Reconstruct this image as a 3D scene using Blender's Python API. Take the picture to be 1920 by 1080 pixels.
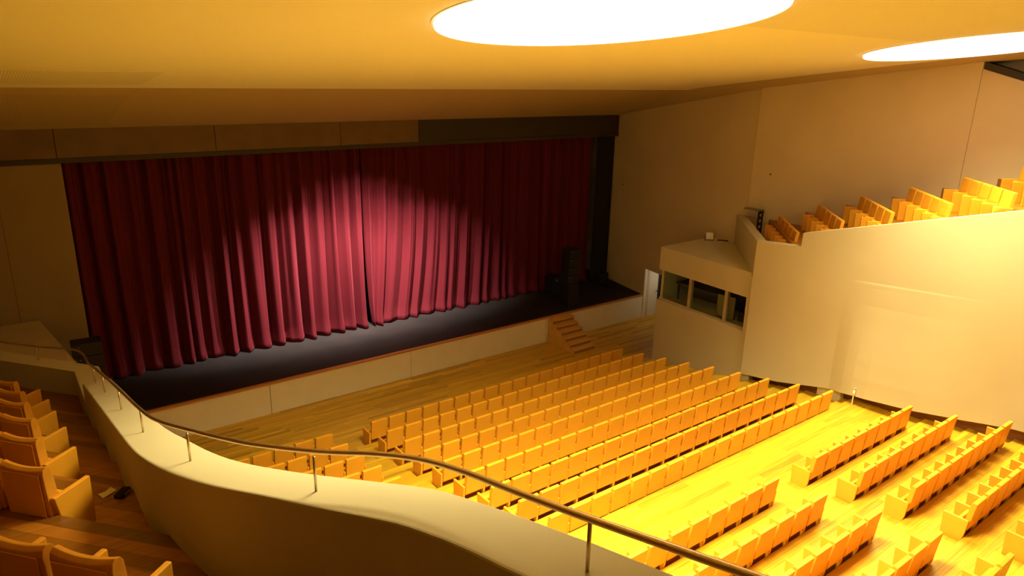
import bpy, bmesh, math, random
from mathutils import Vector, Matrix
random.seed(7)
C = bpy.context.scene.collection
for o in list(bpy.data.objects): bpy.data.objects.remove(o)

# ---------------------------------------------------------------- camera
EYE = Vector((0, 0, 10.29))
R_ = Vector((0.80045865, -0.59898564, 0.02195786))
U_ = Vector((0.15891114, 0.24739987, 0.95579316))
F_ = Vector((0.57793875, 0.76158355, -0.29321885))
cam = bpy.data.cameras.new('camera')
cam.sensor_width = 36.0
cam.lens = 1328.946 / 1920 * 36.0
cam.clip_start = 0.05
cam.clip_end = 200
cam_o = bpy.data.objects.new('camera', cam)
C.objects.link(cam_o)
cam_o.matrix_world = Matrix(((R_.x, U_.x, -F_.x, EYE.x), (R_.y, U_.y, -F_.y, EYE.y), (R_.z, U_.z, -F_.z, EYE.z), (0, 0, 0, 1)))
bpy.context.scene.camera = cam_o

# ---------------------------------------------------------------- world, lights, exposure
sc = bpy.context.scene
sc.view_settings.view_transform = 'Standard'
sc.view_settings.look = 'None'
sc.view_settings.gamma = 1.0
sc.view_settings.use_curve_mapping = False
sc.view_settings.exposure = 0.0
w = bpy.data.worlds.new('world'); sc.world = w
w.use_nodes = True
w.node_tree.nodes['Background'].inputs[0].default_value = (1, .7, .35, 1)
w.node_tree.nodes['Background'].inputs[1].default_value = 0.0
LAMP_COL = (1.0, 0.83, 0.36)
LAMP_POWER = (2550.0, 800.0)
LAMP_SPREAD = (118.0, 96.0)
CEIL_Z0, CEIL_S = 11.0, 0.117        # ceiling plane: z = Z0 - S*(y-7)
def ceil_z(y): return CEIL_Z0 - CEIL_S * (y - 7.0)

def spot(name, loc, target, power, col, size, blend=1.0, rad=.08):
    l = bpy.data.lights.new(name, 'SPOT')
    l.energy = power; l.color = col; l.spot_size = math.radians(size); l.spot_blend = blend; l.shadow_soft_size = rad
    o = bpy.data.objects.new(name, l); C.objects.link(o)
    o.location = loc
    d = Vector(target) - Vector(loc)
    o.rotation_euler = d.to_track_quat('-Z', 'Y').to_euler()
    return o
# downlights: one disc-shaped lamp under each luminous ceiling disc
for x, y, pw, sp in ((6.83, 7.1, LAMP_POWER[0], LAMP_SPREAD[0]), (17.5, 6.79, LAMP_POWER[1], LAMP_SPREAD[1])):
    a = bpy.data.lights.new('ceiling_lamp', 'AREA'); a.shape = 'DISK'; a.size = 4.3; a.energy = pw; a.color = LAMP_COL
    a.spread = math.radians(sp)
    o = bpy.data.objects.new('ceiling_lamp', a); C.objects.link(o); o.location = (x, y, ceil_z(y) - .10); o.rotation_euler = (-math.atan(CEIL_S), 0, 0)
# stage wash lamps at the front edge of the ceiling, aimed at the lower half of the curtain
for x, pw, sz, sx in ((10.4, 3600, 22, 4.0), (10.4, 4200, 30, 3.6), (8.6, 2600, 36, 2.8), (12.8, 2200, 36, 2.6), (10.4, 3600, 44, 2.8), (10.4, 1700, 60, 2.2)):
    o = spot('stage_wash_lamp', (x, 20.95, 8.70), (x, 23.15, 2.6), pw, (1, .80, .72), sz, 1.0, .06)
    o.scale = (sx, 1, 1)
# white working light in the side passage by the stage
l = bpy.data.lights.new('passage_lamp', 'POINT'); l.energy = 15; l.color = (1, .86, .62); l.shadow_soft_size = .15
o = bpy.data.objects.new('passage_lamp', l); C.objects.link(o); o.location = (23.3, 18.9, 1.95)

# ---------------------------------------------------------------- materials
def nodes(m):
    m.use_nodes = True
    return m.node_tree, m.node_tree.nodes['Principled BSDF']
def mat(name, col, rough=.6, metal=0.0, noise=0.0, nscale=4.0, bump=0.0, bscale=60.0, stretch=None, spec=.4, objrand=0.0):
    m = bpy.data.materials.new(name)
    t, b = nodes(m)
    b.inputs['Base Color'].default_value = (*col, 1)
    b.inputs['Roughness'].default_value = rough
    b.inputs['Metallic'].default_value = metal
    b.inputs['Specular IOR Level'].default_value = spec
    tc = t.nodes.new('ShaderNodeTexCoord')
    vec = tc.outputs['Object']
    if stretch:
        mp = t.nodes.new('ShaderNodeMapping'); mp.inputs['Scale'].default_value = stretch
        t.links.new(vec, mp.inputs['Vector']); vec = mp.outputs['Vector']
    last = None
    if noise > 0:
        nz = t.nodes.new('ShaderNodeTexNoise'); nz.inputs['Scale'].default_value = nscale; nz.inputs['Detail'].default_value = 6
        t.links.new(vec, nz.inputs['Vector'])
        rp = t.nodes.new('ShaderNodeMapRange')
        rp.inputs['From Min'].default_value = .3; rp.inputs['From Max'].default_value = .7
        rp.inputs['To Min'].default_value = 1 - noise; rp.inputs['To Max'].default_value = 1 + noise * .5
        t.links.new(nz.outputs['Fac'], rp.inputs['Value'])
        last = rp.outputs['Result']
    if objrand > 0:
        oi = t.nodes.new('ShaderNodeObjectInfo')
        r2 = t.nodes.new('ShaderNodeMapRange'); r2.inputs['To Min'].default_value = 1 - objrand; r2.inputs['To Max'].default_value = 1 + objrand
        t.links.new(oi.outputs['Random'], r2.inputs['Value'])
        if last is None: last = r2.outputs['Result']
        else:
            mu = t.nodes.new('ShaderNodeMath'); mu.operation = 'MULTIPLY'
            t.links.new(last, mu.inputs[0]); t.links.new(r2.outputs['Result'], mu.inputs[1]); last = mu.outputs[0]
    if last is not None:
        vm = t.nodes.new('ShaderNodeVectorMath'); vm.operation = 'SCALE'
        vm.inputs[0].default_value = col
        t.links.new(last, vm.inputs['Scale'])
        t.links.new(vm.outputs['Vector'], b.inputs['Base Color'])
    if bump > 0:
        n2 = t.nodes.new('ShaderNodeTexNoise'); n2.inputs['Scale'].default_value = bscale; n2.inputs['Detail'].default_value = 4
        t.links.new(vec, n2.inputs['Vector'])
        bp = t.nodes.new('ShaderNodeBump'); bp.inputs['Strength'].default_value = bump; bp.inputs['Distance'].default_value = .02
        t.links.new(n2.outputs['Fac'], bp.inputs['Height'])
        t.links.new(bp.outputs['Normal'], b.inputs['Normal'])
    return m

M = {}
M['seat'] = mat('orange_seat_veneer', (.76, .36, .026), .42, noise=.06, nscale=5, objrand=.05, stretch=(1, 1, .3))
M['seat_shade'] = mat('underseat_shade', (.22, .07, .008), .7)
M['seat_fabric'] = mat('orange_upholstery', (.74, .33, .018), .85, noise=.08, nscale=8, bump=.15, bscale=300)
M['concrete'] = mat('pale_concrete', (.57, .53, .40), .8, noise=.05, nscale=.6, bump=.06, bscale=30)
M['concrete_dark'] = mat('grey_concrete', (.62, .52, .36), .85, noise=.06, nscale=.5, bump=.06, bscale=25)
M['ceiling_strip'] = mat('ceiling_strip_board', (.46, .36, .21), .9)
M['ceiling_plain'] = mat('ceiling_plaster', (.74, .72, .62), .9)
M['white_paint'] = mat('white_painted_board', (.76, .71, .60), .55, noise=.04, nscale=2)
M['concrete_shade'] = mat('shaded_concrete', (.27, .20, .105), .85, noise=.06, nscale=.5, bump=.06, bscale=25)  # darkened copy of the concrete; the wall's dimness is put into the colour
M['stage_black'] = mat('black_stage_floor', (.0135, .0115, .0098), .75, noise=.35, nscale=1.2)
M['black'] = mat('black_cabinet', (.011, .010, .008), .6)
M['black_cloth'] = mat('black_cloth', (.016, .014, .012), .95)
M['header'] = mat('header_brown_board', (.16, .10, .045), .7, noise=.15, nscale=1.5)
M['header_dark'] = mat('black_board_and_shade', (.04, .034, .026), .7)
M['nosing'] = mat('wood_nosing', (.50, .22, .05), .5)
M['step_riser'] = mat('steps_riser_shaded', (.34, .15, .025), .6)  # darker copy of the step wood, with the risers' shade in the colour
M['step_wood'] = mat('steps_wood', (.72, .43, .12), .5, noise=.15, nscale=3, stretch=(.3, 3, 3))
M['brass'] = mat('brushed_metal_rail', (.74, .60, .40), .33, metal=1.0)
M['grey_metal'] = mat('grey_metal', (.25, .22, .17), .4, metal=.6)
M['white_plastic'] = mat('white_plastic', (.85, .8, .7), .5)
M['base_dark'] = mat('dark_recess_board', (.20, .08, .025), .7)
M['frame'] = mat('window_frame_paint', (.42, .37, .25), .5)
M['booth_green'] = mat('booth_side_paint', (.46, .48, .36), .7)
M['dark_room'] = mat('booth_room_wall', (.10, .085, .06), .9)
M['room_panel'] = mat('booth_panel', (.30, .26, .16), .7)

# floor boards: tone attribute per board + grain
def wood_floor(name, col):
    m = bpy.data.materials.new(name); t, b = nodes(m)
    at = t.nodes.new('ShaderNodeAttribute'); at.attribute_name = 'tone'
    tc = t.nodes.new('ShaderNodeTexCoord')
    mp = t.nodes.new('ShaderNodeMapping'); mp.inputs['Scale'].default_value = (.6, 9, 9)
    nz = t.nodes.new('ShaderNodeTexNoise'); nz.inputs['Scale'].default_value = 2.5; nz.inputs['Detail'].default_value = 6
    t.links.new(tc.outputs['Object'], mp.inputs['Vector']); t.links.new(mp.outputs['Vector'], nz.inputs['Vector'])
    rp = t.nodes.new('ShaderNodeMapRange'); rp.inputs['From Min'].default_value = .3; rp.inputs['From Max'].default_value = .7
    rp.inputs['To Min'].default_value = .8; rp.inputs['To Max'].default_value = 1.15
    t.links.new(nz.outputs['Fac'], rp.inputs['Value'])
    mu = t.nodes.new('ShaderNodeMath'); mu.operation = 'MULTIPLY'
    t.links.new(rp.outputs['Result'], mu.inputs[0]); t.links.new(at.outputs['Fac'], mu.inputs[1])
    vm = t.nodes.new('ShaderNodeVectorMath'); vm.operation = 'SCALE'; vm.inputs[0].default_value = col
    t.links.new(mu.outputs[0], vm.inputs['Scale']); t.links.new(vm.outputs['Vector'], b.inputs['Base Color'])
    b.inputs['Roughness'].default_value = .38
    return m
M['boards'] = wood_floor('floor_boards_wood', (.60, .355, .022))
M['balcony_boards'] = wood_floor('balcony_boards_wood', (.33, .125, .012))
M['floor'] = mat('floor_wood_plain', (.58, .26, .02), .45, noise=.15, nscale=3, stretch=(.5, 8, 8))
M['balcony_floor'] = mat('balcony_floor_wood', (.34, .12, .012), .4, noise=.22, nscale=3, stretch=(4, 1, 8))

# velvet
m = bpy.data.materials.new('crimson_velvet'); t, b = nodes(m)
b.inputs['Base Color'].default_value = (.092, .0056, .0112, 1); b.inputs['Roughness'].default_value = .8
b.inputs['Sheen Weight'].default_value = .12; b.inputs['Sheen Tint'].default_value = (1, .2, .25, 1); b.inputs['Sheen Roughness'].default_value = .4
b.inputs['Specular IOR Level'].default_value = .2
M['velvet'] = m
# lamp diffuser
m = bpy.data.materials.new('lamp_diffuser'); t, b = nodes(m)
b.inputs['Base Color'].default_value = (.9, .9, .9, 1)
b.inputs['Emission Color'].default_value = (1, .93, .72, 1); b.inputs['Emission Strength'].default_value = 1.5
M['lamp'] = m
# glass
m = bpy.data.materials.new('clear_glass'); t, b = nodes(m)
b.inputs['Base Color'].default_value = (.85, .92, .88, 1); b.inputs['Roughness'].default_value = 0.0
b.inputs['Transmission Weight'].default_value = 1.0; b.inputs['IOR'].default_value = 1.1
M['glass'] = m
# perforated ceiling board: tiny dark holes in a regular grid
def perforated(name, col):
    m = bpy.data.materials.new(name); t, b = nodes(m)
    tc = t.nodes.new('ShaderNodeTexCoord')
    mp = t.nodes.new('ShaderNodeMapping'); mp.inputs['Scale'].default_value = (22, 22, 0)
    fr = t.nodes.new('ShaderNodeVectorMath'); fr.operation = 'FRACTION'
    sb = t.nodes.new('ShaderNodeVectorMath'); sb.operation = 'SUBTRACT'; sb.inputs[1].default_value = (.5, .5, 0)
    ln = t.nodes.new('ShaderNodeVectorMath'); ln.operation = 'LENGTH'
    gt = t.nodes.new('ShaderNodeMath'); gt.operation = 'GREATER_THAN'; gt.inputs[1].default_value = .24
    mx = t.nodes.new('ShaderNodeMix'); mx.data_type = 'RGBA'
    mx.inputs['A'].default_value = (*[c * .55 for c in col], 1); mx.inputs['B'].default_value = (*col, 1)
    t.links.new(tc.outputs['Object'], mp.inputs['Vector']); t.links.new(mp.outputs['Vector'], fr.inputs[0])
    t.links.new(fr.outputs['Vector'], sb.inputs[0]); t.links.new(sb.outputs['Vector'], ln.inputs[0])
    t.links.new(ln.outputs['Value'], gt.inputs[0]); t.links.new(gt.outputs[0], mx.inputs['Factor'])
    t.links.new(mx.outputs['Result'], b.inputs['Base Color']); b.inputs['Roughness'].default_value = .9
    return m
M['ceiling_perf'] = perforated('ceiling_perforated_board', (.72, .70, .60))
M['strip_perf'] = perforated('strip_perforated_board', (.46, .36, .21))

# ---------------------------------------------------------------- helpers
class MB:
    def __init__(s): s.v = []; s.f = []; s.tone = []
    def add(s, vs, fs, tone=1.0):
        k = len(s.v); s.v += [tuple(p) for p in vs]; s.f += [tuple(i + k for i in f) for f in fs]; s.tone += [tone] * len(fs)
    def box(s, a, b, tone=1.0):
        (x0, y0, z0), (x1, y1, z1) = a, b
        s.add([(x0, y0, z0), (x1, y0, z0), (x1, y1, z0), (x0, y1, z0), (x0, y0, z1), (x1, y0, z1), (x1, y1, z1), (x0, y1, z1)],
              [(3, 2, 1, 0), (4, 5, 6, 7), (0, 1, 5, 4), (1, 2, 6, 5), (2, 3, 7, 6), (3, 0, 4, 7)], tone)
    def prism(s, poly, z0, z1, tone=1.0):
        """poly: list of (x,y) counter-clockwise; z0,z1 numbers or per-vertex lists"""
        n = len(poly)
        za = z0 if isinstance(z0, (list, tuple)) else [z0] * n
        zb = z1 if isinstance(z1, (list, tuple)) else [z1] * n
        vs = [(p[0], p[1], za[i]) for i, p in enumerate(poly)] + [(p[0], p[1], zb[i]) for i, p in enumerate(poly)]
        fs = [tuple(range(n - 1, -1, -1)), tuple(range(n, 2 * n))] + [(i, (i + 1) % n, n + (i + 1) % n, n + i) for i in range(n)]
        s.add(vs, fs, tone)
    def prism_x(s, poly, x0, x1):
        """poly in (y,z), extruded along x"""
        n = len(poly)
        vs = [(x0, p[0], p[1]) for p in poly] + [(x1, p[0], p[1]) for p in poly]
        fs = [tuple(range(n - 1, -1, -1)), tuple(range(n, 2 * n))] + [(i, (i + 1) % n, n + (i + 1) % n, n + i) for i in range(n)]
        s.add(vs, fs)
    def tube(s, pts, r, seg=10):
        pts = [Vector(p) for p in pts]; rings = []
        up = Vector((0, 0, 1))
        for i, p in enumerate(pts):
            d = (pts[min(i + 1, len(pts) - 1)] - pts[max(i - 1, 0)]).normalized()
            a = d.cross(up) if abs(d.z) < .95 else d.cross(Vector((1, 0, 0)))
            a.normalize(); c = a.cross(d)
            rings.append([p + (a * math.cos(2 * math.pi * k / seg) + c * math.sin(2 * math.pi * k / seg)) * r for k in range(seg)])
        vs = [v for rg in rings for v in rg]; fs = []
        for i in range(len(pts) - 1):
            for k in range(seg):
                k2 = (k + 1) % seg
                fs.append((i * seg + k, i * seg + k2, (i + 1) * seg + k2, (i + 1) * seg + k))
        fs.append(tuple(range(seg))); fs.append(tuple((len(pts) - 1) * seg + k for k in reversed(range(seg))))
        s.add(vs, fs)
    def mesh(s, name, m, bevel=0.0, smooth=False, seg=2, fixn=True):
        me = bpy.data.meshes.new(name)
        me.from_pydata(s.v, [], s.f)
        bm = bmesh.new(); bm.from_mesh(me)
        if fixn: bmesh.ops.recalc_face_normals(bm, faces=bm.faces)
        if bevel > 0:
            es = [e for e in bm.edges if len(e.link_faces) == 2 and e.calc_face_angle(0) > .5]
            bmesh.ops.bevel(bm, geom=es, offset=bevel, segments=seg, affect='EDGES', profile=.5)
        bm.to_mesh(me); bm.free()
        if bevel == 0 and any(x != 1.0 for x in s.tone):
            a = me.attributes.new('tone', 'FLOAT', 'FACE')
            a.data.foreach_set('value', s.tone)
        if m: me.materials.append(m)
        if smooth:
            me.polygons.foreach_set('use_smooth', [True] * len(me.polygons))
        return me
    def obj(s, name, m, parent=None, **kw):
        return put(name, s.mesh(name, m, **kw), parent)
def put(name, me, parent=None):
    o = bpy.data.objects.new(name, me); C.objects.link(o)
    if parent is not None: o.parent = parent
    return o
def empty(name, loc=(0, 0, 0), rz=0.0):
    o = bpy.data.objects.new(name, None); C.objects.link(o); o.location = loc; o.rotation_euler = (0, 0, rz)
    o.empty_display_size = .1
    return o
def tag(o, label=None, cat=None, group=None, kind=None):
    if label: o['label'] = label
    if cat: o['category'] = cat
    if group: o['group'] = group
    if kind: o['kind'] = kind
    return o
def struct(o, label=None): return tag(o, label, kind='structure')
def lerp_tab(tab, y):
    """tab: list of (y, value) sorted by descending y"""
    if y >= tab[0][0]: return tab[0][1]
    for (a, va), (b_, vb) in zip(tab, tab[1:]):
        if a >= y >= b_:
            f = (a - y) / (a - b_) if a != b_ else 0
            return va + (vb - va) * f
    return tab[-1][1]
def smooth_path(pts, n=6):
    """Catmull-Rom through points"""
    P = [Vector(p) for p in pts]; out = []
    for i in range(len(P) - 1):
        p0 = P[max(i - 1, 0)]; p1 = P[i]; p2 = P[i + 1]; p3 = P[min(i + 2, len(P) - 1)]
        for k in range(n):
            t = k / n
            out.append(.5 * ((2 * p1) + (p2 - p0) * t + (2 * p0 - 5 * p1 + 4 * p2 - p3) * t * t + (3 * p1 - p0 - 3 * p2 + p3) * t ** 3))
    out.append(P[-1]); return out

# ---------------------------------------------------------------- main floor: terraces
ROWY = {1: 16.387, 2: 15.372, 3: 14.351, 4: 13.383, 5: 12.424, 6: 11.455, 7: 10.48, 8: 9.556, 9: 8.595, 10: 6.69, 11: 5.69, 12: 4.70, 13: 3.70, 14: 2.70}
ROWZ = {1: 0.0, 2: .18, 3: .367, 4: .544, 5: .742, 6: .915, 7: 1.085, 8: 1.245, 9: 1.43, 10: 1.70, 11: 1.86, 12: 2.03, 13: 2.18, 14: 2.34, 15: 2.50}
XL, XR = 1.2, 19.0
fl = MB(); boards = {}
def lay_boards(mb, x0, x1, y0, y1, z, wd=.125):
    ny = max(1, round((y1 - y0) / wd)); wd = (y1 - y0) / ny
    for j in range(ny):
        ya = y0 + j * wd; x = x0 - random.uniform(0, 2.4)
        while x < x1:
            L = random.uniform(1.5, 3.2)
            xa, xb = max(x, x0), min(x + L, x1)
            if xb - xa > .05:
                mb.box((xa + .0015, ya + .0015, z - .012), (xb - .0015, ya + wd - .0015, z + random.uniform(0, .0015)), random.choice((.72, .85, .92, 1, 1, 1.06, 1.12, 1.2)) + random.uniform(-.04, .04))
            x += L
def tread(r):
    y0 = ROWY[r] + .08 if r <= 14 else -6.0
    y1 = {1: 20.15}.get(r, ROWY.get(r - 1, 0) + .08)
    if r == 9: y0 = 8.675
    if r == 10: y0, y1 = 6.77, 8.675
    if r == 15: y1 = 2.78
    return y0, y1
bm_front, bm_rows, bm_cross, bm_back = MB(), MB(), MB(), MB()
for r in range(1, 16):
    y0, y1 = tread(r); z = ROWZ[r]
    xr = 23.6 if r == 1 else (18.9 if 2 <= r <= 5 else XR)
    fl.box((XL, y0, -.3), (xr, y1 + (.02 if r == 1 else 0), z - .011))
    mb = bm_front if r == 1 else bm_rows if r < 10 else bm_cross if r == 10 else bm_back
    lay_boards(mb, XL, xr, y0, y1, z)
    # riser board under the front edge of this terrace
    if r > 1: mb.box((XL, y1 - .012, ROWZ[r - 1] - .02), (xr, y1 + .006, z + .001), random.uniform(.8, .95))
FLOOR = struct(fl.obj('floor', M['floor']), 'stepped wooden auditorium floor between stage and back rows')
for nm, mb in (('floor_boards', bm_front), ('floor_boards', bm_rows), ('floor_boards', bm_cross), ('floor_boards', bm_back)):
    b_ = mb.obj(nm, M['boards'], FLOOR, fixn=False); b_['kind'] = 'stuff'
# half steps in the aisles
for r in range(2, 16):
    y0, y1 = tread(r)
    zlo, zhi = ROWZ[r - 1], ROWZ[r]
    dep = .48
    for (xa, xb) in (((6.62, 7.5), (17.75, 18.85)) if r < 11 else ((12.1, 13.24), (17.95, 18.85))):
        if r == 10: dep = .3
        s_ = MB(); s_.box((xa, y1 + .006, zlo - .01), (xb, y1 + dep, (zlo + zhi) / 2), random.uniform(.9, 1.08))
        s_.obj('aisle_step', M['boards'], FLOOR)

# ---------------------------------------------------------------- stage
SH = 1.03; SY = 20.15
st = MB(); st.box((1.2, SY + .03, 0), (23.3, 26.0, SH - .004))
STAGE = struct(st.obj('floor_stage', M['stage_black']), 'raised black stage floor in front of the red curtain')
x = 1.2
for xb in (6.1, 10.97, 17.0, 22.5):
    p = MB(); p.box((x + .006, SY, .0), (xb - .006, SY + .028, SH - .06)); p.obj('stage_front_panel', M['white_paint'], STAGE, bevel=.004); x = xb
p = MB(); p.box((1.2, SY - .03, SH - .055), (22.5, SY + .10, SH + .004)); p.obj('stage_edge_board', M['nosing'], STAGE, bevel=.006)

# ---------------------------------------------------------------- walls
def wall_x(y): return 23.0 + .182 * (y - 22.9)
def edge_z(y): return 8.58 + (22.8 - y) * .149
CORN = 14.7; XW = wall_x(CORN)
# right wall: plane part near the stage, kinked part behind the side balcony
wr = MB()
def wall_strip(mb, p, q, z0, z1p, z1q, th=.3):
    (xa, ya), (xb, yb) = p, q
    d = Vector((xb - xa, yb - ya, 0)).normalized(); nrm = Vector((-d.y, d.x, 0)) * th
    if nrm.x < 0: nrm = -nrm
    vs = [(xa, ya, z0), (xb, yb, z0), (xb, yb, z1q), (xa, ya, z1p), (xa + nrm.x, ya + nrm.y, z0), (xb + nrm.x, yb + nrm.y, z0), (xb + nrm.x, yb + nrm.y, z1q), (xa + nrm.x, ya + nrm.y, z1p)]
    mb.add(vs, [(0, 1, 2, 3), (7, 6, 5, 4), (0, 4, 5, 1), (1, 5, 6, 2), (2, 6, 7, 3), (3, 7, 4, 0)])
wall_strip(wr, (wall_x(26), 26), (wall_x(20.15), 20.15), 0, 9.6, 9.6)
wall_strip(wr, (wall_x(20.15), 20.15), (wall_x(18.2), 18.2), 2.22, 10.4, 10.4)
wall_strip(wr, (wall_x(18.2), 18.2), (XW, CORN), 0, 11.2, 11.2)
WR = struct(wr.obj('wall_right', M['concrete_dark']), 'tall concrete wall right of the stage')
wr2 = MB(); wall_strip(wr2, (XW - .05, CORN - .004), (XW - .05, 8.15), 0, 11.4, 11.6)
o = struct(wr2.obj('wall_right', M['concrete_dark']), 'concrete wall behind the right balcony seats')
wr3 = MB(); wall_strip(wr3, (XW - .05, 8.14), (XW + .05, -6), 0, 10.77, 6.6)
o = struct(wr3.obj('wall_right', M['concrete_dark']), 'lower concrete wall with sloping top at the right frame edge')
wt = MB(); wt.add([(XW - .08, 8.12, 10.60), (XW + .3, 8.12, 10.60), (XW + .3, 8.12, 10.78), (XW - .08, 8.12, 10.78), (XW + .0, -6, 6.45), (XW + .4, -6, 6.45), (XW + .4, -6, 6.63), (XW, -6, 6.63)],
                  [(0, 1, 2, 3), (7, 6, 5, 4), (0, 4, 5, 1), (1, 5, 6, 2), (2, 6, 7, 3), (3, 7, 4, 0)])
struct(wt.obj('trim_1', M['header_dark']), 'dark sloping capping on the right wall')
wr4 = MB(); wr4.box((22.0, -6, 0), (22.3, 9.5, 13)); struct(wr4.obj('wall_right', M['concrete_dark']), 'recessed wall seen above the sloping capping')
# tie holes in the concrete
for y, z in ((22.16, 5.56), (13.97, 7.13)):
    h = MB(); xx = (wall_x(y) if y > CORN else XW - .05)
    h.tube([(xx - .006, y, z), (xx + .02, y, z)], .035, 10); h.obj('tie_hole', M['base_dark'], WR)
# pale wall left of the curtain and rear closure
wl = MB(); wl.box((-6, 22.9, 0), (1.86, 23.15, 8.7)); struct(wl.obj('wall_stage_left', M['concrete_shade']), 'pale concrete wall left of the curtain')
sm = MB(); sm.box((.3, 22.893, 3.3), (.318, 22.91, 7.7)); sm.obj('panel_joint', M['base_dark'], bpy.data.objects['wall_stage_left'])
wb = MB(); wb.box((-6, 25.7, 0), (24, 26, 9)); struct(wb.obj('wall_stage_back', M['black_cloth']), 'black wall behind the curtain')
wk = MB(); wk.box((-6, -6.3, 0), (24.3, -6, 14)); struct(wk.obj('wall_back', M['concrete_dark']), 'rear wall of the hall')
wk = MB(); wk.box((-6.3, -6, 0), (-6, 26, 14)); struct(wk.obj('wall_left', M['concrete_dark']), 'left wall of the hall')

# header over the stage
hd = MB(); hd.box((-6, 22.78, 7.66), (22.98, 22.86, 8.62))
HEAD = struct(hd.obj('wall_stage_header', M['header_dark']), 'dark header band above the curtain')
for xa, xb, mm in ((-6, 1.78, 'header'), (1.78, 5.9, 'header'), (5.9, 9.93, 'header'), (9.93, 12.9, 'header'), (12.9, 22.97, 'header_dark')):  # black last panel: shade on the header's right part, put into its colour
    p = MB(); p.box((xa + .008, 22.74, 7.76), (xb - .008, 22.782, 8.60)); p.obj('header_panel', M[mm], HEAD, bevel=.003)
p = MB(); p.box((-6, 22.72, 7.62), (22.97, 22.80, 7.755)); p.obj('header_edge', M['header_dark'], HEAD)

# ---------------------------------------------------------------- ceiling
FY = 17.5; FZ = ceil_z(FY)
def soffit_in(y):      # inner x of the side soffit, seen right of the ceiling
    return lerp_tab([(22.9, 22.9), (17.5, 20.9), (14.7, 20.6), (-6, 20.2)], y)
def soffit_z(y): return lerp_tab([(22.9, 8.5), (17.5, 9.35), (14.7, 9.83), (11.6, 10.27), (8.2, 10.74), (-6, 12.4)], y)
ce = MB(); cs_ = MB()
ys = [22.9, 22.0, 21, 20, 19, 18.2]
prof = [(y, 8.5 + (22.9 - y) * (FZ - 8.5) / (22.9 - FY)) for y in ys]
# rounded fold then the long slope
for k in range(0, 9):
    t_ = k / 8; y = 17.9 - t_ * 1.1
    za = 8.5 + (22.9 - y) * (FZ - 8.5) / (22.9 - FY); zb = ceil_z(y)
    prof.append((y, min(za, zb) - .03 * (1 - abs(2 * t_ - 1))))
for y in (16, 15, 14, 13, 12, 10, 8, 6, 4, 2, 0, -2, -6): prof.append((y, ceil_z(y)))
for (ya, za), (yb, zb) in zip(prof, prof[1:]):
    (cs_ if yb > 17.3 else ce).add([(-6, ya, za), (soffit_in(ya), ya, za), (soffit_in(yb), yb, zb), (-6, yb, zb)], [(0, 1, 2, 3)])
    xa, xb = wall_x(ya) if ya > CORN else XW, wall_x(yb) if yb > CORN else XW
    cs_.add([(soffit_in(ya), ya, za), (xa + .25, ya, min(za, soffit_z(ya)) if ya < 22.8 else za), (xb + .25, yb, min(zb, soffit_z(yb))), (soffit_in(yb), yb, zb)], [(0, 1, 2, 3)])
top = 14.2
ce.add([(-6, -6, top), (25, -6, top), (25, 23, top), (-6, 23, top)], [(0, 1, 2, 3)])
CEIL = struct(ce.obj('ceiling', M['ceiling_plain'], fixn=False), 'smooth sloping plaster ceiling')
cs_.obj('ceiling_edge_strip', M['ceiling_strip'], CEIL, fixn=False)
# perforated boards let into the ceiling
def slab_on_ceiling(poly, th=.006):
    mb = MB(); n_ = len(poly)
    z = [ceil_z(p[1]) if p[1] < FY else 8.5 + (22.9 - p[1]) * (FZ - 8.5) / (22.9 - FY) for p in poly]
    mb.prism(poly, [a - th for a in z], [a + .002 for a in z]); return mb
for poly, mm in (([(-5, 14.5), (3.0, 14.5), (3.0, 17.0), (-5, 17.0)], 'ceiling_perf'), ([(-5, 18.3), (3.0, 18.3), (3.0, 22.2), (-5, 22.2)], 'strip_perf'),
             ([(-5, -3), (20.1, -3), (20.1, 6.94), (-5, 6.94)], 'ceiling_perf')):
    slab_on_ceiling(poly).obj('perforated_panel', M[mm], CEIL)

# luminous ceiling discs
def ceiling_disc(cx, cy, label):
    e = empty('ceiling_light', (cx, cy, ceil_z(cy)))
    e.rotation_euler = (-math.atan(CEIL_S), 0, 0)
    tag(e, label, 'ceiling light', 'round ceiling lights')
    R = 2.24; n = 96
    for nm, r, z0, z1, mm in (('rim', R + .03, -.012, .03, 'white_plastic'), ('diffuser', R, -.07, -.004, 'lamp')):
        mb = MB()
        mb.prism([(r * math.cos(2 * math.pi * k / n), r * math.sin(2 * math.pi * k / n)) for k in range(n)], z0, z1)
        mb.obj(nm, M[mm], e, bevel=(.02 if nm == 'diffuser' else 0))
    return e
ceiling_disc(6.83, 7.1, 'large glowing round ceiling light at the top centre')
ceiling_disc(17.5, 6.79, 'glowing round ceiling light cut by the right frame edge')

# ---------------------------------------------------------------- right side: booth and balcony front
BZ = 4.47; BW0, BW1 = 2.53, 3.62
bx = [(18.9, 16.25), (18.68, 12.2)]
bo = MB()
front_in = .22
poly = [(18.68, 12.2), (21.9, 15.4), (22.0, 16.3), (18.9, 16.25)]
bo.prism(poly, 0, BW0)
bu = MB(); bu.prism(poly, BW1 + .03, BZ); struct(bu.obj('wall_booth', M['concrete']), 'flat roofed upper part of the control booth')
bs = MB()
bs.prism([(18.67, 12.2), (19.2, 12.4), (19.2, 12.62), (18.69, 12.45)], BW0, BW1 + .03)      # pier right of the window
bs.prism([(21.2, 14.6), (21.9, 15.4), (22.0, 16.3), (21.4, 16.3)], BW0, BW1 + .03)          # rear
BOOTH = struct(bo.obj('wall_booth', M['concrete']), 'lower concrete part of the control booth under the long window')
struct(bs.obj('wall_booth', M['concrete']), 'piers at the ends of the control booth window')
ri = MB(); ri.prism([(20.9, 14.3), (20.98, 14.3), (21.2, 16.2), (21.1, 16.2)], BW0, BW1 + .03); struct(ri.obj('wall_booth_rear', M['dark_room']), 'dark rear wall inside the control booth')
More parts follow.
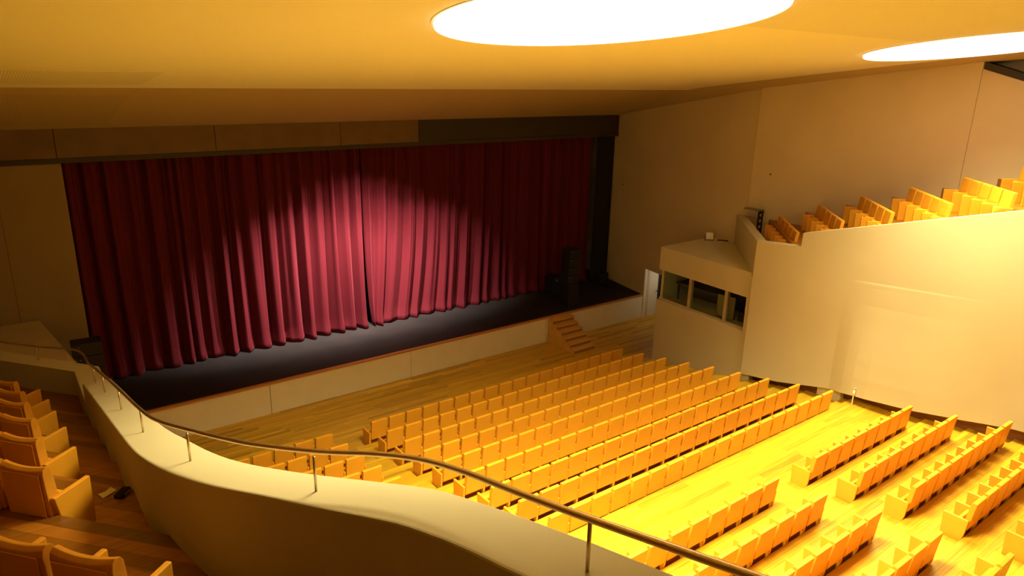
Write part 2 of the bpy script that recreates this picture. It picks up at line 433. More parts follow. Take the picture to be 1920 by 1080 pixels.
win = empty('window_1', (0, 0, 0)); struct(win, 'control booth window of three glass panes')
def on_face(t_, off=0.0):     # along the booth front from the stage corner (t=0) to the balcony corner (t=1)
    a, b_ = Vector(bx[0]), Vector(bx[1]); p = a + (b_ - a) * t_
    return (p.x + off, p.y)
def face_box(t0, t1, z0, z1, o0, o1):
    a, b_, c, d = on_face(t0, o0), on_face(t1, o0), on_face(t1, o1), on_face(t0, o1)
    mb = MB(); mb.prism([b_, c, d, a], z0, z1); return mb
T = (0.0, .34, .74, .94)
face_box(0, .94, BW0, BW0 + .07, .10, .22).obj('window_sill_bar', M['frame'], win)
for t_ in (.335, .715): face_box(t_, t_ + .028, BW0 + .06, BW1 + .03, .08, .22).obj('mullion', M['frame'], win)
for t0, t1 in ((0.005, .335), (.363, .715), (.743, .94)):
    face_box(t0, t1, BW0 + .07, BW1 + .03, .13, .142).obj('pane', M['glass'], win)
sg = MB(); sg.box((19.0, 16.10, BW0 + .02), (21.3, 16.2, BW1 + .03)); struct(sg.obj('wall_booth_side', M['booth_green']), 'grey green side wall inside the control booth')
# things in the booth
def simple(name, label, cat, boxes, m, loc=(0, 0, 0), rz=0, bevel=.006, group=None):
    e = empty(name, loc, rz); tag(e, label, cat, group)
    for nm, a, b_, mm in boxes:
        mb = MB(); mb.box(a, b_); mb.obj(nm, M[mm or m], e, bevel=bevel)
    return e
simple('control_desk', 'low control desk behind the middle booth pane', 'desk',
       [('desk_top', (-.4, -1.1, .58), (.4, 1.1, .64), None), ('desk_leg', (-.36, -1.05, 0), (-.3, -.98, .58), None), ('desk_leg', (-.36, .98, 0), (-.3, 1.05, .58), None), ('desk_panel', (.34, -1.05, 0), (.38, 1.05, .58), None)],
       'dark_room', (19.85, 14.8, BW0 + .012))
simple('desk_screen', 'pale upright screen panel standing in the booth window', 'screen',
       [('screen_panel', (-.03, -.32, .02), (.03, .32, .78), None), ('screen_foot', (-.12, -.3, 0), (.12, .3, .02), None)], 'room_panel', (19.24, 13.55, BW0 + .002), .1)
simple('loudspeaker', 'small black loudspeaker in the right corner of the booth window', 'speaker',
       [('cabinet', (-.14, -.12, 0), (.14, .12, .3), 'black'), ('front_grille', (-.16, -.1, .03), (-.141, .1, .27), 'black_cloth')], 'black', (19.35, 12.95, BW0 + .07), .3)

# balcony front wall (right): flush above, bulging below a ledge
def top_r(y):
    if y > 10.76: return lerp_tab([(12.2, 5.54), (10.76, 5.66)], y)
    return min(6.06 + (10.76 - y) * .292, 9.9)
def bot_r(y): return lerp_tab([(12.2, 1.20), (11.0, 1.38), (9.3, 1.80), (8.5, 1.95), (7.0, 2.10), (5.9, 2.28), (4.8, 2.50), (2.7, 2.7), (-6, 2.8)], y)
def dx_r(y): return lerp_tab([(12.2, 0), (9.45, 0), (9.3, -.01), (9.1, -.07), (8.9, -.14), (8.6, -.20), (8.2, -.22), (7, -.13), (6.2, -.05), (5.4, 0), (-6, 0)], y)
def smooth01(a, b_, v):
    t_ = max(0, min(1, (v - a) / (b_ - a))); return t_ * t_ * (3 - 2 * t_)
yl = [12.2, 11.9, 11.4, 10.9, 10.765, 10.755]
y = 10.6
while y > 4.0: yl.append(y); y -= .1
yl += [3.5, 3, 2, 0, -3, -6]
bf = MB(); NZ = 22; vs = []; fs = []
for y in yl:
    zt, zb = top_r(y), bot_r(y); ledge = 5.04 + (9.27 - y) * .08
    zs = [zb, zb + .02] + [zb + .02 + (ledge - .12 - zb) * k / 6 for k in range(1, 7)] + [ledge - .06, ledge, ledge + .04, ledge + .08, ledge + .13, ledge + .19, ledge + .26] + [ledge + .26 + (zt - ledge - .26) * k / 4 for k in range(1, 5)]
    for z in zs:
        s_ = 1 - smooth01(ledge - .02, ledge + .05, z)
        vs.append((18.5 + dx_r(y) * s_ * (.04 + 1.0 * smooth01(ledge, zb, z) if z < ledge else .04), y, z))
    NZ = len(zs)
    vs += [(18.74, y, zt), (18.74, y, zt - 1.2), (18.76, y, zb)]
NR = NZ + 3
for i in range(len(yl) - 1):
    for k in range(NR):
        k2 = (k + 1) % NR
        fs.append((i * NR + k, i * NR + k2, (i + 1) * NR + k2, (i + 1) * NR + k))
fs.append(tuple(range(NR))); fs.append(tuple((len(yl) - 1) * NR + k for k in reversed(range(NR))))
bf.add(vs, fs)
BF = struct(bf.obj('wall_balcony_right', M['concrete']), 'bright concrete front of the right balcony')
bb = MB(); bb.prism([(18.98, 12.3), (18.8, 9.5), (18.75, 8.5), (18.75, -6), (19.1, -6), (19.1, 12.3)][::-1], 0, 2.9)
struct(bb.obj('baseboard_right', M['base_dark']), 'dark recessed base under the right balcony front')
pl = MB(); pl.prism([(18.62, 9.0), (18.75, 8.95), (18.8, 9.75), (18.66, 9.72)], 1.4, 2.0); pl.obj('base_pier', M['concrete'], BF, bevel=.02)
# balcony end wall at 45 degrees
ew = MB(); ew.prism([(18.5, 12.2), (18.78, 12.08), (22.0, 15.2), (21.86, 15.45)], 4.4, 5.54); struct(ew.obj('wall_balcony_right_end', M['concrete']), 'low slanted end wall of the right balcony above the booth')
# booth bottom part below balcony corner
pw = MB(); pw.box((18.66, 12.0, 0.4), (18.9, 12.25, 5.0)); pw.obj('corner_pier', M['concrete'], BF)

# door pier beside the stage
dp = empty('door_1', (0, 0, 0)); struct(dp, 'white jamb of the passage right of the stage')
mb = MB(); mb.box((22.52, 20.12, 0), (23.4, 20.2, 2.22)); mb.obj('jamb', M['white_paint'], dp, bevel=.004)
mb = MB(); mb.box((23.40, 20.06, 0), (23.46, 20.18, 2.22)); mb.obj('door_edge', M['header_dark'], dp)
mb = MB(); mb.tube([(23.3, 20.1, 1.1), (23.3, 20.02, 1.1), (23.18, 20.02, 1.1)], .012, 8); mb.obj('door_handle', M['black'], dp)
pb = MB(); pb.box((25.0, 17.5, 0), (25.2, 21, 3)); struct(pb.obj('wall_passage', M['white_paint']), 'white wall of the side passage')
pf = MB(); pf.box((22.0, 17.6, -.2), (25.0, 20.2, -.004)); pf.obj('passage_floor', M['floor'], FLOOR)
pc = MB(); pc.box((22.75, 17.6, 2.3), (25.2, 21, 2.4)); pc.obj('passage_ceiling', M['white_paint'], bpy.data.objects['wall_passage'])

# right balcony floor terraces
U45 = Vector((.72, .694)); 
RB = [(11.05, 5.04), (9.75, 5.62), (8.45, 6.08), (7.1, 6.53), (5.8, 6.98), (4.5, 7.43), (3.2, 7.86)]
fb = MB()
for k, (y, z) in enumerate(RB):
    ya = y + .12; yb = (RB[k - 1][0] + .12) if k else 12.0
    fb.prism([(18.72, ya), (21.44, ya + 2.62), (21.44, yb + 2.62), (18.72, yb)], z - .9, z)
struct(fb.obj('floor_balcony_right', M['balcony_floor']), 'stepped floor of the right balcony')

# ---------------------------------------------------------------- left balcony: parapet, floor, end wall, booth roof
INN = [(16.2, .92), (15.03, .92), (12.5, .90), (10.9, .88), (8.04, .85), (7.2, .87), (6.53, .93), (6.0, 1.02), (5.49, 1.14), (4.8, 1.36), (4.18, 1.54), (3.69, 1.70), (3.39, 1.78), (2.92, 1.84), (2.42, 1.86), (1.5, 1.87), (-6, 1.87)]
OUT = [(16.2, 1.36), (15.05, 1.37), (12.4, 1.34), (9.0, 1.29), (7.5, 1.35), (6.57, 1.41), (5.89, 1.52), (5.13, 1.74), (4.35, 2.03), (3.89, 2.20), (3.59, 2.26), (2.96, 2.31), (2.41, 2.33), (1.79, 2.34), (-6, 2.35)]
def par_z(y): return 6.28 - (.263 if y > 8 else .28) * (y - 8.0)
NOTCH = 14.0; LOWZ = 4.30; YEND = 15.75
INP = smooth_path([(a[1], a[0], 0) for a in INN], 4); OUP = smooth_path([(a[1], a[0], 0) for a in OUT], 4)
def x_at(path, y):
    for a, b_ in zip(path, path[1:]):
        if a.y >= y >= b_.y: return a.x + (b_.x - a.x) * ((a.y - y) / (a.y - b_.y + 1e-9))
    return path[0].x if y > path[0].y - 1e-3 else path[-1].x
pa = MB(); sec = []
yy = [YEND, 15.3, 14.8, 14.4, NOTCH + .001, NOTCH] + [NOTCH - .15 * k for k in range(1, 89)] + [0.5, -1, -3, -6]
vs = []; fs = []
for y in yy:
    zt = LOWZ if y > NOTCH + .0005 else par_z(y)
    xi, xo = x_at(INP, y), x_at(OUP, y); r_ = .018
    vs += [(xi, y, 0), (xi, y, zt - r_), (xi + r_ * .3, y, zt - r_ * .3), (xi + r_, y, zt), (xo - r_, y, zt), (xo - r_ * .3, y, zt - r_ * .3), (xo, y, zt - r_), (xo, y, 0)]
for i in range(len(yy) - 1):
    for k in range(8):
        k2 = (k + 1) % 8
        fs.append((i * 8 + k, i * 8 + k2, (i + 1) * 8 + k2, (i + 1) * 8 + k))
fs.append(tuple(range(8))); fs.append(tuple((len(yy) - 1) * 8 + k for k in reversed(range(8))))
pa.add(vs, fs)
pme = pa.mesh('wall_balcony_left', M['concrete'])
for p in pme.polygons: p.use_smooth = False
PAR = struct(put('wall_balcony_left', pme), 'long curving concrete parapet of the near balcony')
UL = Vector((-.62, .785))
c0 = Vector((.92, YEND)); far = 8.6
e2 = MB(); b0 = c0 + UL * far; b1 = b0 + Vector((.36, .30)); a1 = Vector((1.36, YEND + .02))
e2.prism([(c0.x, c0.y), (a1.x, a1.y), (b1.x, b1.y), (b0.x, b0.y)], 0, LOWZ)
struct(e2.obj('wall_balcony_left_end', M['concrete']), 'slanting front end wall of the near balcony')
b2 = MB(); b2.prism([(1.38, 16.0), (1.22, 18.7), (.73, 22.88), (-5.9, 22.88), (-5.9, 21.9)], 0, 3.3)
struct(b2.obj('wall_booth_left', M['concrete_dark']), 'flat concrete booth roof beyond the near balcony')

fL = Vector((.766, .643)); uL = Vector((-.643, .766))
LB = [  # aisle-end back corner (x,y), floor z, seats
    (Vector((-.09, 14.9)), 3.76), (Vector((-.02, 13.45)), 4.11), (Vector((.0, 12.0)), 4.49), (Vector((.04, 10.55)), 4.84), (Vector((.04, 9.05)), 5.23), (Vector((.04, 7.5)), 5.62)]
NEAR = (Vector((.30, 4.72)), 6.22)
lev = [(p.dot(fL) + .08, z) for p, z in LB]
lev.append((Vector((.2, 6.1)).dot(fL) + .08, 5.95)); lev.append((NEAR[0].dot(fL) + .02, NEAR[1]))
lev += [(lev[-1][0] - .9, 6.65), (lev[-1][0] - 1.8, 7.05), (lev[-1][0] - 2.7, 7.45), (lev[-1][0] - 6.5, 7.9)]
fbl = MB(); prev = 14.5
NEND = Vector((UL.y, -UL.x)).normalized()
def half_plane(poly, n_, c_):
    out = []
    for i in range(len(poly)):
        a, b_ = Vector(poly[i - 1]), Vector(poly[i]); da, db = a.dot(n_) - c_, b_.dot(n_) - c_
        if (da <= 0) != (db <= 0): out.append(tuple(a + (b_ - a) * (da / (da - db))))
        if db <= 0: out.append(tuple(b_))
    return out
BB = MB()
def clip_poly(poly, x0, x1):
    def half(poly, inside, inter):
        out = []
        for i in range(len(poly)):
            a, b_ = poly[i - 1], poly[i]
            if inside(b_):
                if not inside(a): out.append(inter(a, b_))
                out.append(b_)
            elif inside(a): out.append(inter(a, b_))
        return out
    def ix(c):
        return lambda a, b_: (c, a[1] + (b_[1] - a[1]) * (c - a[0]) / (b_[0] - a[0]))
    poly = half(poly, lambda p: p[0] >= x0, ix(x0))
    if poly: poly = half_plane(poly, NEND, c0.dot(NEND) + .12)
    return half(poly, lambda p: p[0] <= x1, ix(x1)) if poly else poly
for c, z in lev:
    A, B = fL * c - uL * 12, fL * c + uL * 14
    Cc, D = fL * prev + uL * 14, fL * prev - uL * 12
    poly = clip_poly([tuple(A), tuple(D), tuple(Cc), tuple(B)], -5.95, 1.1 if z < 5.7 else 1.5)
    if len(poly) > 2:
        fbl.prism(poly, z - 1.2, z - .012)
        q = c
        while q < min(prev, c + 5) - .02:
            q2 = min(q + .155, prev)
            st_ = half_plane(half_plane(poly, fL, q2 - .0015), -fL, -(q + .0015))
            cut = random.uniform(-3, 2)
            for lo, hi in ((-20, cut), (cut, cut + 2.6), (cut + 2.6, 30)):
                pc_ = half_plane(half_plane(st_, uL, hi - .0015), -uL, -(lo + .0015)) if len(st_) > 2 else []
                if len(pc_) > 2: BB.prism(pc_, z - .012, z + random.uniform(0, .001), random.choice((.6, .75, .85, 1, 1.1, 1.25)))
            q = q2
        # nosing strip on the step edge
        st_ = half_plane(poly, fL, 1e9)
    prev = c
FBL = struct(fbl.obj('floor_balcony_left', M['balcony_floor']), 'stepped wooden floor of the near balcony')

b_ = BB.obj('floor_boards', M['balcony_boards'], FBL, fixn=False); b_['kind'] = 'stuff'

# handrail on the parapet
rail_pts = [(-3.9, 22.4, 0), (-.05, 17.3, 0), (.45, 16.6, 0), (.95, 15.85, 0), (1.08, 15.3, 0), (1.10, 14.4, 0), (1.11, 12.24, 0), (1.09, 10.17, 0), (1.07, 8.32, 0), (1.10, 7.43, 0), (1.22, 6.6, 0), (1.35, 5.86, 0), (1.47, 5.34, 0), (1.71, 4.62, 0), (1.94, 4.14, 0), (2.07, 3.72, 0), (2.11, 3.25, 0), (2.10, 2.63, 0), (2.10, 2.11, 0), (2.11, 1.5, 0), (2.12, .5, 0), (2.12, -2, 0)]
path = smooth_path(rail_pts, 6)
def rail_z(p): return par_z(p.y) + .30 if p.y < 14.6 else par_z(14.6) + .30 - smooth01(14.6, 17.2, p.y) * .22
path = [Vector((p.x, p.y, rail_z(p))) for p in path]
HR = tag(empty('handrail', (1.1, 8.0, par_z(8))), 'thin brass coloured handrail along the curving parapet', 'handrail')
def child_mesh(mb, name, m, par, **kw):
    o = mb.obj(name, m, par, **kw); o.matrix_parent_inverse = Matrix.Translation(-Vector(par.location)) if not any(par.rotation_euler) else par.matrix_basis.inverted()
    return o
mb = MB(); mb.tube(path, .020, 12); child_mesh(mb, 'rail', M['brass'], HR, smooth=True)
for (x, y) in ((1.10, 13.75), (1.09, 12.30), (1.08, 10.35), (1.07, 8.47), (1.18, 6.52), (1.65, 4.54), (2.10, 2.10), (2.12, .2)):
    zb = par_z(y); mb = MB(); mb.tube([(x, y, zb - .01), (x, y, zb + .295)], .011, 8)
    child_mesh(mb, 'post', M['brass'], HR, smooth=True)
mb = MB(); q = c0 + UL * 1.1 + Vector((.16, .2)); mb.tube([(q.x, q.y, LOWZ - .02), (q.x, q.y, par_z(14.6) + .11)], .011, 8); child_mesh(mb, 'post', M['brass'], HR, smooth=True)

# ---------------------------------------------------------------- curtain
def curtain(name, x0, x1, seed, label, pull=None):
    rnd = random.Random(seed)
    # irregular pleats
    pl = [x0]
    while pl[-1] < x1 - .35: pl.append(pl[-1] + rnd.uniform(.34, .68))
    pl[-1] = x1
    amp = [rnd.uniform(.55, 1.15) for _ in pl]; lean = [rnd.uniform(-.35, .35) for _ in pl]; sub = [rnd.uniform(.25, .75) for _ in pl]; zj = [rnd.uniform(-.02, .03) for _ in pl]
    sh = [rnd.uniform(-.10, .10) for _ in pl]; sh[0] = sh[-1] = 0
    rg = [[(rnd.uniform(.1, .9), rnd.uniform(.02, .055), rnd.uniform(.03, .06)) for _ in range(rnd.randint(2, 3))] for _ in pl]
    NV = 26; ROW = 34; vs = []; fs = []; cols = 0
    zt = 7.95
    cols_x = []
    for i in range(len(pl) - 1):
        for k in range(NV): cols_x.append((i, k / NV))
    cols_x.append((len(pl) - 2, 1.0))
    for (i, u) in cols_x:
        xa, xb = pl[i], pl[i + 1]
        for r in range(ROW + 1):
            t_ = (r / ROW); t_ = t_ ** .8 if r else 0     # 0 top .. 1 hem
            z = zt + (SH + .012 - zt) * t_
            # broad pleat + finer fold that fades towards the hem
            d = amp[i] * (math.sin(math.pi * u) ** 1.15) * (.27 + .08 * t_)
            fine = .05 * math.sin(2 * math.pi * (u * 2 + sub[i])) * (1 - .75 * t_) * math.sin(math.pi * u) ** .5
            crease = -.05 * math.exp(-((u - sub[i]) / .07) ** 2) * (1 - t_ * .85)
            for (c_, a_, w_) in rg[i]: fine += a_ * math.exp(-((u - c_) / w_) ** 2) * (1 - .55 * t_)
            xs = xa + (xb - xa) * u + (sh[i] * (1 - u) + sh[i + 1] * u) * t_ ** 2
            yv = 23.40 - d - fine - crease - .10 * t_ ** 6
            xs += lean[i] * d
            if pull:
                g = math.exp(-max(0, (xa + (xb - xa) * u) - pull[0]) / pull[1]) * (t_ ** 3.0)
                xs += (pull[0] - .1 - xs) * g * .86
                yv -= .20 * g * t_ ** 3
            if t_ > .93:
                q_ = (t_ - .93) / .07
                yv -= .07 * q_ ** 1.5 * (1 + .4 * math.sin(9 * xs)); z += q_ * zj[i] * math.sin(math.pi * u)
            vs.append((xs, yv, z))
    n = ROW + 1
    for c in range(len(cols_x) - 1):
        for r in range(ROW):
            fs.append((c * n + r, c * n + r + 1, (c + 1) * n + r + 1, (c + 1) * n + r))
    mb = MB(); mb.add(vs, fs)
    me = mb.mesh(name, M['velvet'], smooth=True)
    o = put(name, me); mod = o.modifiers.new('thickness', 'SOLIDIFY'); mod.thickness = .012; mod.offset = -1
    return tag(o, label, 'curtain')
curtain('stage_curtain', 1.87, 10.82, 3, 'left half of the crimson velvet stage curtain hanging in straight folds')
curtain('stage_curtain', 10.9, 21.95, 11, 'right half of the crimson velvet stage curtain, hem pulled to the middle', pull=(11.1, 1.7))
mb = MB(); 
n = 40
front = [(22.0 + .95 * k / n, 22.93 + .03 * math.sin(k * 1.9)) for k in range(n + 1)]
mb.prism(front + [(22.95, 23.05), (22.0, 23.05)], SH + .005, 7.8)
tag(mb.obj('side_drape', M['black_cloth']), 'black side drape between the red curtain and the right wall', 'drape')

# ---------------------------------------------------------------- things on and by the stage
def array_stack(loc, rz, label_a, label_s, nmod=4, hw=.30, shift=0.0):
    s = tag(empty('subwoofer', loc, rz), label_s, 'speaker')
    mb = MB(); mb.box((-.29, -.31, 0), (.29, .31, .94)); mb.obj('cabinet', M['black'], s, bevel=.012)
    mb = MB(); mb.box((-.26, .311, .05), (.26, .325, .89)); mb.obj('front_grille', M['black_cloth'], s)
    mb = MB(); mb.box((-.30, -.33, .0), (.30, -.3, .03)); mb.obj('base_edge', M['grey_metal'], s)
    for zz in (.3, .62):
        mb = MB(); mb.box((-.1, -.335, zz), (.1, -.309, zz + .06)); mb.obj('handle', M['black_cloth'], s)
    a = tag(empty('line_array_speaker', (loc[0], loc[1], loc[2] + .945), rz), label_a, 'speaker')
    for k in range(nmod):
        mb = MB(); off = .02 * k
        mb.prism_x([(-.24 + off * .6, .36 * k + .006), (.26 + off, .36 * k + .006), (.26 + off + .02, .36 * (k + 1) - .006), (-.24 + off * .6 + .012, .36 * (k + 1) - .006)], shift - hw, shift + hw)
        c = mb.obj('array_module', M['black'], a, bevel=.008)
        for sx in (shift + hw - .07, shift + hw - .17):
            mb = MB(); mb.box((sx - .014, .255 + off, .36 * k + .25), (sx + .014, .290 + off, .36 * k + .28)); mb.obj('rigging_pin', M['grey_metal'], c)
    return a
array_stack((18.90, 20.99, SH + .005), math.pi - .05, 'tall black line array on top of the bass cabinet, right of stage', 'black bass cabinet standing at the right stage edge')
array_stack((1.72, 21.2, SH + .005), math.pi - .05, 'black speaker array at the left stage edge beyond the parapet end', 'black bass cabinet at the left stage edge behind the parapet', 3, .36, .10)
simple('equipment_case', 'dull black case in the shade behind the right speaker stack', 'case',
       [('case_body', (-.28, -.22, 0), (.28, .22, .62), None), ('case_lid', (-.29, -.23, .63), (.29, .23, .78), None), ('latch', (-.05, -.245, .58), (.05, -.228, .68), 'grey_metal')], 'black', (19.25, 22.45, SH + .005), .1)
simple('stage_monitor', 'small black monitor box by the right end of the curtain', 'speaker',
       [('cabinet', (-.17, -.17, .08), (.17, .17, .46), None), ('stand_foot', (-.2, -.2, 0), (.2, .2, .075), None)], 'black', (22.3, 22.45, SH + .005), .5)
mb = MB(); mb.prism_x([(-.25, 0), (.25, 0), (.25, .06), (-.12, .22), (-.25, .12)], -.28, .28)
e = tag(empty('floor_wedge', (22.15, 21.85, SH + .005), 1.2), 'flat black floor wedge lying on the stage by the right wall', 'speaker')
mb.obj('cabinet', M['black'], e, bevel=.01)
mb = MB(); mb.prism_x([(-.11, .232), (.235, .08), (.235, .072), (-.11, .222)], -.25, .25); mb.obj('front_grille', M['black_cloth'], e)

# wooden steps up to the stage
ss = tag(empty('stage_steps', (17.1, SY, 0)), 'wooden steps leading up to the right part of the stage', 'steps')
N = 6; W = 1.12
for k in range(N):
    z1 = .965 - k * .161; y1 = -.03 - k * .262
    mb = MB(); mb.box((.03, y1 - .30, z1 - .045), (W, y1, z1)); mb.obj('step_tread', M['step_wood'], ss, bevel=.006)
    mb = MB(); mb.box((.03, y1 - .262, max(.0, z1 - .161)), (W - .02, y1 - .242, z1 - .045)); mb.obj('step_riser', M['step_riser'], ss)
prof_ = [(-.03, 0), (-.03, .965)]
for k in range(N): prof_ += [(-.03 - (k + 1) * .262, .965 - k * .161), (-.03 - (k + 1) * .262, max(0, .965 - (k + 1) * .161))]
for xa, nm in ((0, 'side_panel'), (W - .02, 'side_panel')):
    mb = MB(); mb.prism_x([(a, max(b_ - .05, 0)) for a, b_ in prof_], xa, xa + .03); mb.obj(nm, M['step_wood'], ss)

# floodlight with cable on the booth roof
e = simple('floodlight', 'small white box lamp on the booth roof against the wall', 'lamp',
       [('lamp_body', (-.13, -.1, .05), (.13, .1, .28), None), ('bracket', (-.16, -.03, 0), (-.13, .03, .2), 'grey_metal'), ('base', (-.16, -.08, 0), (.16, .08, .03), 'grey_metal')], 'white_plastic', (21.2, 16.0, BZ), -.7)
mb = MB(); mb.tube(smooth_path([(21.40, 15.78, BZ + .022), (21.5, 15.66, BZ + .025), (21.62, 15.52, BZ + .02), (21.8, 15.36, BZ + .02)], 4), .02, 6)
tag(mb.obj('cable', M['black_cloth']), 'dark cable running from the white lamp along the wall', 'cable')
# black metal rack on the balcony end
e = tag(empty('metal_rack', (21.15, 13.95, 4.9)), 'black metal ladder rack at the front corner of the right balcony', 'rack')
for xx in (-.10, .12):
    mb = MB(); mb.box((xx - .02, -.02, 0), (xx + .02, .02, 1.02)); mb.obj('upright', M['black'], e)
for k in range(5):
    mb = MB(); mb.box((-.08, -.03, .12 + k * .2), (.10, .03, .20 + k * .2)); mb.obj('rung', M['black'], e)
mb = MB(); mb.box((-.13, -.02, 1.0), (.14, .6, 1.04)); mb.obj('top_bar', M['grey_metal'], e)
mb = MB(); mb.box((-.12, -.02, .74), (-.08, .6, .77)); mb.obj('side_bar', M['grey_metal'], e)
# slim white post by the right wall
e = tag(empty('marker_post', (18.22, 8.45, 1.70)), 'slim white post with a small white head by the right wall', 'post')
mb = MB(); mb.tube([(0, 0, 0), (0, 0, .34)], .016, 8); mb.obj('post_shaft', M['white_plastic'], e)
mb = MB(); mb.tube([(0, 0, .33), (0, 0, .36), (.01, 0, .44), (.03, 0, .5)], .035, 8); mb.obj('post_head', M['white_plastic'], e, smooth=True)
# bits on the balcony floor
e = tag(empty('paper_scrap', (.60, 8.27, 5.624), .5), 'crumpled pale scrap lying on the near balcony floor', 'paper')
mb = MB(); mb.add([(-.09, -.05, 0), (.0, -.06, .012), (.09, -.04, .002), (.08, .05, .02), (0, .04, .004), (-.08, .05, .018)], [(0, 1, 4, 5), (1, 2, 3, 4)]); mb.obj('sheet', M['white_plastic'], e)
e = tag(empty('dark_pouch', (.74, 8.14, 5.624), .9), 'small dark pouch at the foot of the parapet', 'pouch')
mb = MB(); mb.prism([(-.1, -.05), (.1, -.04), (.09, .05), (-.09, .06)], 0, .05); mb.obj('pouch_body', M['black_cloth'], e, bevel=.015)
mb = MB(); mb.box((-.05, -.052, .02), (.05, -.045, .035)); mb.obj('zip', M['grey_metal'], e)

# ---------------------------------------------------------------- seats
PITCH = .55
def seat_meshes(pitch):
    hw = (pitch - .075) / 2
    a = MB(); a.prism_x([(0, .862), (.070, .872), (.096, .845), (.135, .55), (.14, .31), (.070, .295)], -hw, hw)
    back = a.mesh('backrest', M['seat'], bevel=.010)
    a = MB(); a.prism_x([(.145, .22), (.235, .20), (.275, .47), (.195, .50)], -hw + .015, hw - .015)
    cush = a.mesh('seat_cushion', M['seat_fabric'], bevel=.02)
    a = MB(); a.prism_x([(.058, .515), (.488, .515), (.475, 0), (.14, 0), (.088, .20)], -.026, .026)
    side = a.mesh('side_panel', M['seat'], bevel=.008)
    a = MB(); a.prism_x([(.09, .20), (.13, .20), (.13, .275), (.085, .275)], -hw, hw)
    rail = a.mesh('seat_rail', M['seat'])
    a = MB(); a.prism_x([(.15, .02), (.17, .02), (.20, .24), (.18, .24)], -hw - .008, hw + .008)  # dark board added below the cushion, its colour standing in for shade
    rail = a.mesh('shade_board', M['seat_shade'])
    return back, cush, side, rail
PROTO = {PITCH: seat_meshes(PITCH)}
ORD = 'first second third fourth fifth sixth seventh eighth ninth tenth eleventh twelfth thirteenth fourteenth fifteenth sixteenth seventeenth eighteenth nineteenth twentieth'.split()
def seat(loc, rz, meshes, left=True, right=False, label='', group='', pitch=PITCH):
    e = empty('theatre_seat', loc, rz); tag(e, label, 'seat', group)
    back, cush, side, rail = meshes
    put('backrest', back, e); put('seat_cushion', cush, e); put('shade_board', rail, e)
    if left: o = put('side_panel', side, e); o.location.x = -pitch / 2
    if right: o = put('side_panel', side, e); o.location.x = pitch / 2
    return e
LEFTX = {1: 7.63, 2: 7.60, 3: 7.575, 4: 7.57, 5: 7.555, 6: 7.545, 7: 7.53, 8: 7.555, 9: 7.535}
for r in range(1, 10):
    for k in range(18):
        seat((LEFTX[r] + PITCH * (k + .5), ROWY[r], ROWZ[r]), 0, PROTO[PITCH], True, k == 17,
             'orange seat, %s from the left in the %s row from the stage, main block' % (ORD[k], ORD[r - 1]), 'seats in the %s row of the main block' % ORD[r - 1])
LB_R = {1: 6.56, 2: 6.55, 3: 6.53, 4: 6.51, 5: 6.50}
for r in range(1, 6):
    for k in range(6):
        seat((LB_R[r] - PITCH * (k + .5), ROWY[r], ROWZ[r]), 0, PROTO[PITCH], True, k == 0,
             'orange seat, %s from the aisle in the %s row, small block beyond the parapet' % (ORD[k], ORD[r - 1]), 'seats in the small left block')
BR = {10: (13.27, 8, .55), 11: (13.30, 8, .55), 12: (13.27, 9, .53), 13: (13.33, 9, .53), 14: (13.33, 9, .53)}
for r, (x0, n, p) in BR.items():
    if p not in PROTO: PROTO[p] = seat_meshes(p)
    for k in range(n):
        if r == 14 and k > 4: continue
        seat((x0 + p * (k + .5), ROWY[r], ROWZ[r]), 0, PROTO[p], True, k == n - 1,
             'orange seat, %s from the aisle in the %s row behind the cross aisle, right block' % (ORD[k], ORD[r - 10]), 'right block seats behind the cross aisle', p)
BL = {10: (12.0, 10), 11: (12.02, 9), 12: (12.06, 8), 13: (12.06, 7), 14: (12.12, 5)}
for r, (x1, n) in BL.items():
    for k in range(n):
        seat((x1 - PITCH * (k + .5), ROWY[r], ROWZ[r]), 0, PROTO[PITCH], True, k == 0,
             'orange seat, %s from the aisle in the %s row behind the cross aisle, left block' % (ORD[k], ORD[r - 10]), 'left block seats behind the cross aisle')
# right balcony: rows run along U45, seats face left towards the stage
rz45 = math.atan2(U45.y, U45.x)          # local +x along the row, +y faces (-.69,.72)
for i, (y, z) in enumerate(RB[:6]):
    n = (5, 5, 5, 5, 5, 5)[i]
    for k in range(n):
        p = Vector((19.12, y + .05 + .12 * .96)) + U45 * PITCH * (k + .5)
        seat((p.x, p.y, z), rz45, PROTO[PITCH], True, k == n - 1,
             'orange seat, %s from the parapet in the %s row of the far right balcony' % (ORD[k], ORD[i]), 'seats in the far right balcony')
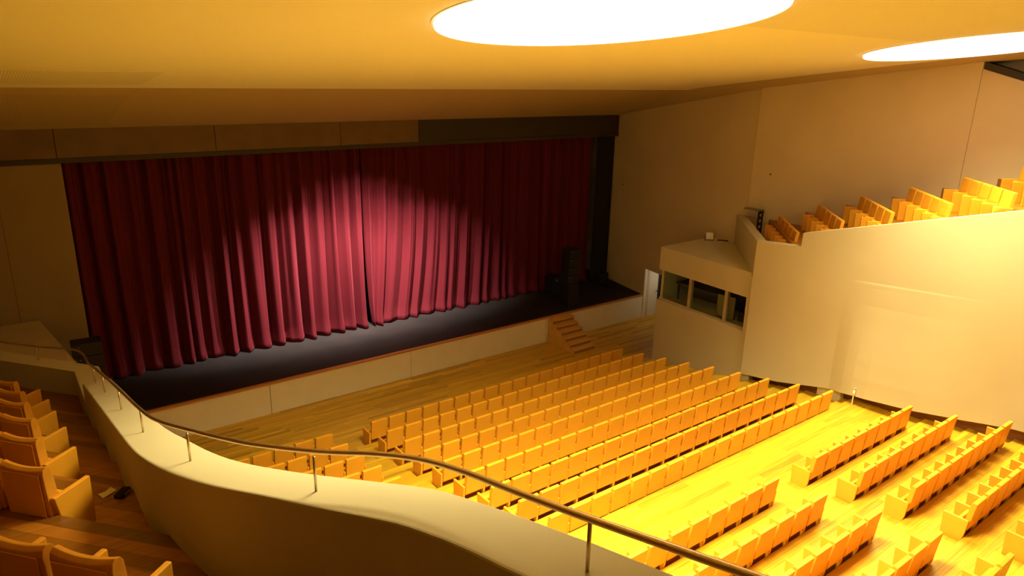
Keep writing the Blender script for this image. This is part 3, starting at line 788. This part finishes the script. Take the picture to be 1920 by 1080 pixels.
# near balcony: bulkier seats seen from behind
def plush_meshes(pitch):
    hw = (pitch - .055) / 2; n = 10; vs = []; fs = []
    prof = [(.02, .30), (.0, .80), (.01, .845), (.045, .87), (.085, .86), (.11, .82), (.15, .28)]
    m_ = len(prof)
    for i in range(n + 1):
        u = -1 + 2 * i / n
        sag = -.022 * (1 - u * u); dep = -.02 * (1 - u * u)
        for (y, z) in prof: vs.append((hw * u, y + dep + .02, z + (sag if z > .5 else 0)))
    for i in range(n):
        for k in range(m_):
            k2 = (k + 1) % m_; fs.append((i * m_ + k, i * m_ + k2, (i + 1) * m_ + k2, (i + 1) * m_ + k))
    fs.append(tuple(range(m_))); fs.append(tuple(n * m_ + k for k in reversed(range(m_))))
    a = MB(); a.add(vs, fs); back = a.mesh('backrest', M['seat_fabric'], bevel=.006)
    a = MB(); a.prism_x([(-.004, .80), (.004, .802), (.014, .31), (.006, .30)], -hw + .03, hw - .03); panel = a.mesh('rear_panel', M['seat'], bevel=.003)
    a = MB(); a.prism_x([(.15, .22), (.25, .20), (.29, .47), (.2, .50)], -hw + .04, hw - .04); cush = a.mesh('seat_cushion', M['seat_fabric'], bevel=.025)
    a = MB(); a.prism_x([(.05, .53), (.50, .53), (.49, 0), (.14, 0)], -.026, .026); side = a.mesh('side_panel', M['seat'], bevel=.010)
    return back, panel, cush, side
PL = plush_meshes(.56)
rzL = math.atan2(-uL.y, -uL.x)           # local +x towards the aisle
def near_seat(corner, z, k, label):
    p = corner + uL * (.56 * (k + .5))
    e = empty('balcony_seat', (p.x, p.y, z), rzL); tag(e, label, 'seat', 'seats in the near balcony')
    b_ = put('backrest', PL[0], e); put('rear_panel', PL[1], b_); put('seat_cushion', PL[2], e)
    o = put('side_panel', PL[3], e); o.location.x = .28
    if k: o.location.x = .28
    return e
for i, (c, z) in enumerate(LB):
    for k in range(2):
        near_seat(c, z, k, 'plush orange seat, %s from the aisle in the %s row of the near balcony' % (ORD[k], ORD[i]))
for k in range(3):
    near_seat(NEAR[0], NEAR[1], k, 'plush orange seat, %s from the aisle in the row nearest the bottom edge' % ORD[k])
